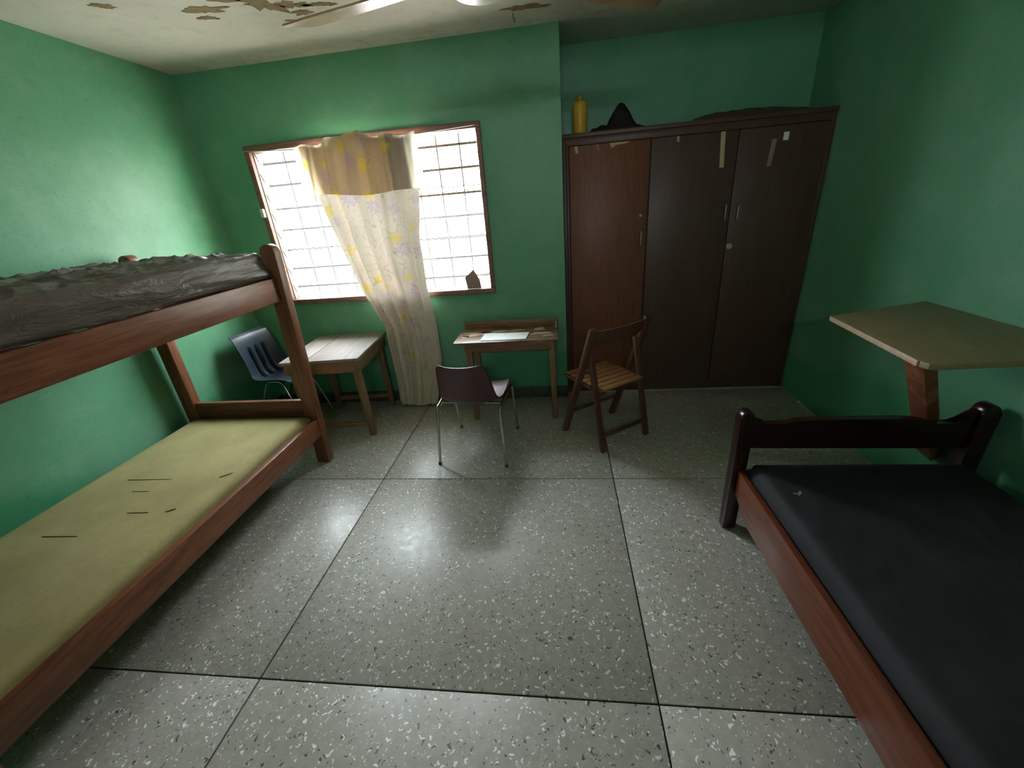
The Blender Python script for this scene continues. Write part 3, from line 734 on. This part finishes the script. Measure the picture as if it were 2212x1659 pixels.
# ------------------------------------------------------------------ moulded shell chairs
def shell(name, prof, width, mat, parent, curl, slots=False, nu=28):
    """prof: side profile [(forward, z)] from seat front to back top (smoothed); width(t); shell thickness by offset"""
    P = [Vector((a, b)) for a, b in prof]; out = []
    n = len(P); fine = 10
    for i in range(n-1):                       # Catmull-Rom
        p0, p1, p2, p3 = P[max(i-1,0)], P[i], P[i+1], P[min(i+2,n-1)]
        for k in range(fine):
            t = k/fine; out.append(0.5*((2*p1)+(-p0+p2)*t+(2*p0-5*p1+4*p2-p3)*t*t+(-p0+3*p1-3*p2+p3)*t**3))
    out.append(P[-1]); m = len(out)
    bm = bmesh.new(); grid = []
    for j, q in enumerate(out):
        t = j/(m-1); d = (out[min(j+1,m-1)]-out[max(j-1,0)]).normalized(); nrm = Vector((d.y, -d.x))   # towards the sitter
        if nrm.dot(Vector((0.6, 1))) < 0: nrm = -nrm
        row = []
        for i in range(nu+1):
            u = i/nu*2-1; w_ = width(t)
            cr = 0.05
            if t > 1-cr: w_ *= 1 - 0.16*((t-(1-cr))/cr)**2.0
            if t < cr: w_ *= 1 - 0.16*((cr-t)/cr)**2.0
            off = curl(t)*abs(u)**2.4
            if slots:
                s = 0
                for uc in (-0.38, 0.0, 0.38):
                    s = max(s, max(0, 1-((u-uc)/0.10)**2)*max(0, min(1, (t-0.43)/0.05))*max(0, min(1, (0.80-t)/0.08)))
                off -= 0.050*s
            row.append(bm.verts.new((u*w_/2, q.x + nrm.x*off, q.y + nrm.y*off)))
        grid.append(row)
    for a, b in zip(grid, grid[1:]):
        for i in range(nu): bm.faces.new((a[i], a[i+1], b[i+1], b[i]))
    o = finish(name, bm, mat, parent, True, 60)
    md = o.modifiers.new('thickness', 'SOLIDIFY'); md.thickness = 0.006; md.offset = 0
    return o
# maroon chair facing the small desk
ch = thing('plastic_chair', 'maroon plastic shell chair on chrome legs facing the worn desk', 'chair', (-0.622, 2.55, 0), math.radians(-4))
shell('seat_shell', [(0.23,0.425), (0.205,0.445), (0.12,0.447), (0.0,0.437), (-0.10,0.430), (-0.155,0.440), (-0.195,0.480), (-0.222,0.56), (-0.245,0.65), (-0.272,0.745)],
      lambda t: 0.42 + 0.045*math.sin(math.pi*min(1, t/0.55)) - 0.10*max(0, (t-0.55)/0.45)**1.2, 'maroon_plastic', ch, lambda t: 0.012 + 0.036*math.sin(math.pi*t*0.8))
for s in (-1, 1):
    tube('leg_frame', bend([(s*0.240, -0.245, 0.012), (s*0.218, -0.185, 0.425), (s*0.235, 0.185, 0.437), (s*0.235, 0.275, 0.012)], 0.035), 0.0095, 'chrome', ch, 10)
    for yy, xx in ((-0.245, 0.240), (0.275, 0.235)):
        lathe('foot_cap', [(0.012,0), (0.012,0.02), (0.010,0.024)], 'iron_bar', ch, 12, (s*xx, yy, 0))
tube('cross_bar', [(-0.22, -0.10, 0.422), (0.22, -0.10, 0.422)], 0.008, 'chrome', ch, 8)
tube('cross_bar', [(-0.232, 0.12, 0.428), (0.232, 0.12, 0.428)], 0.008, 'chrome', ch, 8)
# blue-grey chair in the corner, facing the desk
cb = thing('plastic_chair', 'blue grey plastic chair with slotted back in the corner', 'chair', (-2.40, 3.03, 0), math.radians(-98))
shell('seat_shell', [(0.24,0.445), (0.215,0.466), (0.13,0.468), (0.0,0.455), (-0.08,0.452), (-0.135,0.475), (-0.165,0.53), (-0.185,0.62), (-0.208,0.72), (-0.235,0.80), (-0.262,0.835)],
      lambda t: 0.40 + 0.05*math.sin(math.pi*min(1, t/0.6)) - 0.04*max(0, (t-0.6)/0.4), 'blue_plastic', cb, lambda t: 0.010 + 0.03*math.sin(math.pi*t), slots=True, nu=48)
for s in (-1, 1):
    tube('leg_frame', bend([(s*0.19, -0.25, 0.0), (s*0.16, -0.12, 0.30), (s*0.14, -0.06, 0.437), (s*0.14, 0.10, 0.445), (s*0.16, 0.16, 0.30), (s*0.19, 0.24, 0.0)], 0.05), 0.0095, 'chrome', cb, 10)

# ------------------------------------------------------------------ folding chair
fc = thing('folding_chair', 'brown wooden folding chair with slatted seat before the wardrobe', 'chair', (0.32, 2.74, 0), math.atan2(0.57, 0.82))
w2 = 0.225
for s in (-1, 1):
    beam('front_leg', (s*(w2+0.012), 0.205, 0), (s*(w2+0.012), -0.13, 0.885), 0.028, 0.052, 'chair_wood', fc, up=(1,0,0))
    beam('rear_leg', (s*(w2-0.022), -0.205, 0), (s*(w2-0.022), -0.055, 0.73), 0.024, 0.042, 'chair_wood', fc, up=(1,0,0))
    beam('seat_rail', (s*(w2-0.055), -0.16, 0.425), (s*(w2-0.055), 0.255, 0.437), 0.024, 0.042, 'chair_wood', fc, up=(1,0,0))
for k in range(7):
    y0 = -0.165 + k*0.059
    box('seat_slat', (-w2+0.035, y0, 0.447+0.0018*k), (w2-0.035, y0+0.050, 0.459+0.0018*k), 'chair_seat', fc, 0.003)
# curved back slat
bm = bmesh.new(); rows = []
for i in range(17):
    u = i/16*2-1; x = u*(w2+0.0); bow = -0.035*(1-u*u)
    rows.append([bm.verts.new((x, -0.108 + bow + dy - 0.375*(z-0.85), z)) for z, dy in ((0.775,-0.008), (0.865,-0.008), (0.865,0.008), (0.775,0.008))])
for a, b in zip(rows, rows[1:]):
    for k in range(4): bm.faces.new((a[k], a[(k+1) % 4], b[(k+1) % 4], b[k]))
bm.faces.new(rows[0]); bm.faces.new(rows[-1][::-1]); finish('back_slat', bm, 'chair_wood', fc, True, 40)
tube('front_stretcher', [(-w2-0.01, 0.13, 0.195), (w2+0.01, 0.13, 0.195)], 0.013, 'chair_wood', fc, 8)
beam('rear_stretcher', (-w2+0.02, -0.182, 0.115), (w2-0.02, -0.182, 0.115), 0.03, 0.018, 'chair_wood', fc)
tube('pivot_bar', [(-w2-0.01, -0.058, 0.69), (-w2+0.03, -0.058, 0.69)], 0.006, 'alu', fc, 8); tube('pivot_bar', [(w2-0.03, -0.058, 0.69), (w2+0.01, -0.058, 0.69)], 0.006, 'alu', fc, 8)
tube('seat_bolt', [(-w2+0.01, 0.235, 0.44), (-w2+0.04, 0.235, 0.44)], 0.008, 'alu', fc, 8)

# ------------------------------------------------------------------ ceiling fan
fz = 2.29
fan = thing('ceiling_fan', 'brown bladed ceiling fan with white motor hanging from ceiling', 'ceiling fan', (-0.21, 1.60, ZC))
dz = fz-ZC
lathe('canopy', [(0.02,-0.075), (0.055,-0.06), (0.065,0.0)], 'white_metal', fan)
tube('down_rod', [(0,0,-0.06), (0,0,dz+0.06)], 0.012, 'white_metal', fan, 12)
lathe('motor', [(0.03,dz-0.055), (0.085,dz-0.05), (0.115,dz-0.03), (0.122,dz-0.005), (0.122,dz+0.02), (0.10,dz+0.05), (0.04,dz+0.065), (0.02,dz+0.075)], 'white_metal', fan, 36)
for ang in (166, 32, -81):
    a = math.radians(ang); Rm = Matrix.Rotation(a, 4, 'Z')
    bm = bmesh.new()
    pts = [(0.20,-0.050), (0.58,-0.068), (0.67,-0.064), (0.70,-0.050), (0.735,0.03), (0.730,0.062), (0.62,0.066), (0.20,0.050)]
    add_prism(bm, pts, 'Z', -0.003, 0.003, 0.001)
    R4 = Rm @ Matrix.Translation((0, 0, dz)) @ Matrix.Rotation(math.radians(-11), 4, 'X')
    for v in bm.verts: v.co = R4 @ v.co
    bl = finish('blade', bm, 'fan_blade', fan, True, 30)
    bm = bmesh.new(); add_prism(bm, [(0.10,-0.024), (0.18,-0.045), (0.255,-0.05), (0.27,0), (0.255,0.05), (0.18,0.045), (0.10,0.024)], 'Z', -0.009, -0.0032, 0.001)
    for v in bm.verts: v.co = R4 @ v.co
    finish('blade_iron', bm, 'white_metal', bl, True, 30)
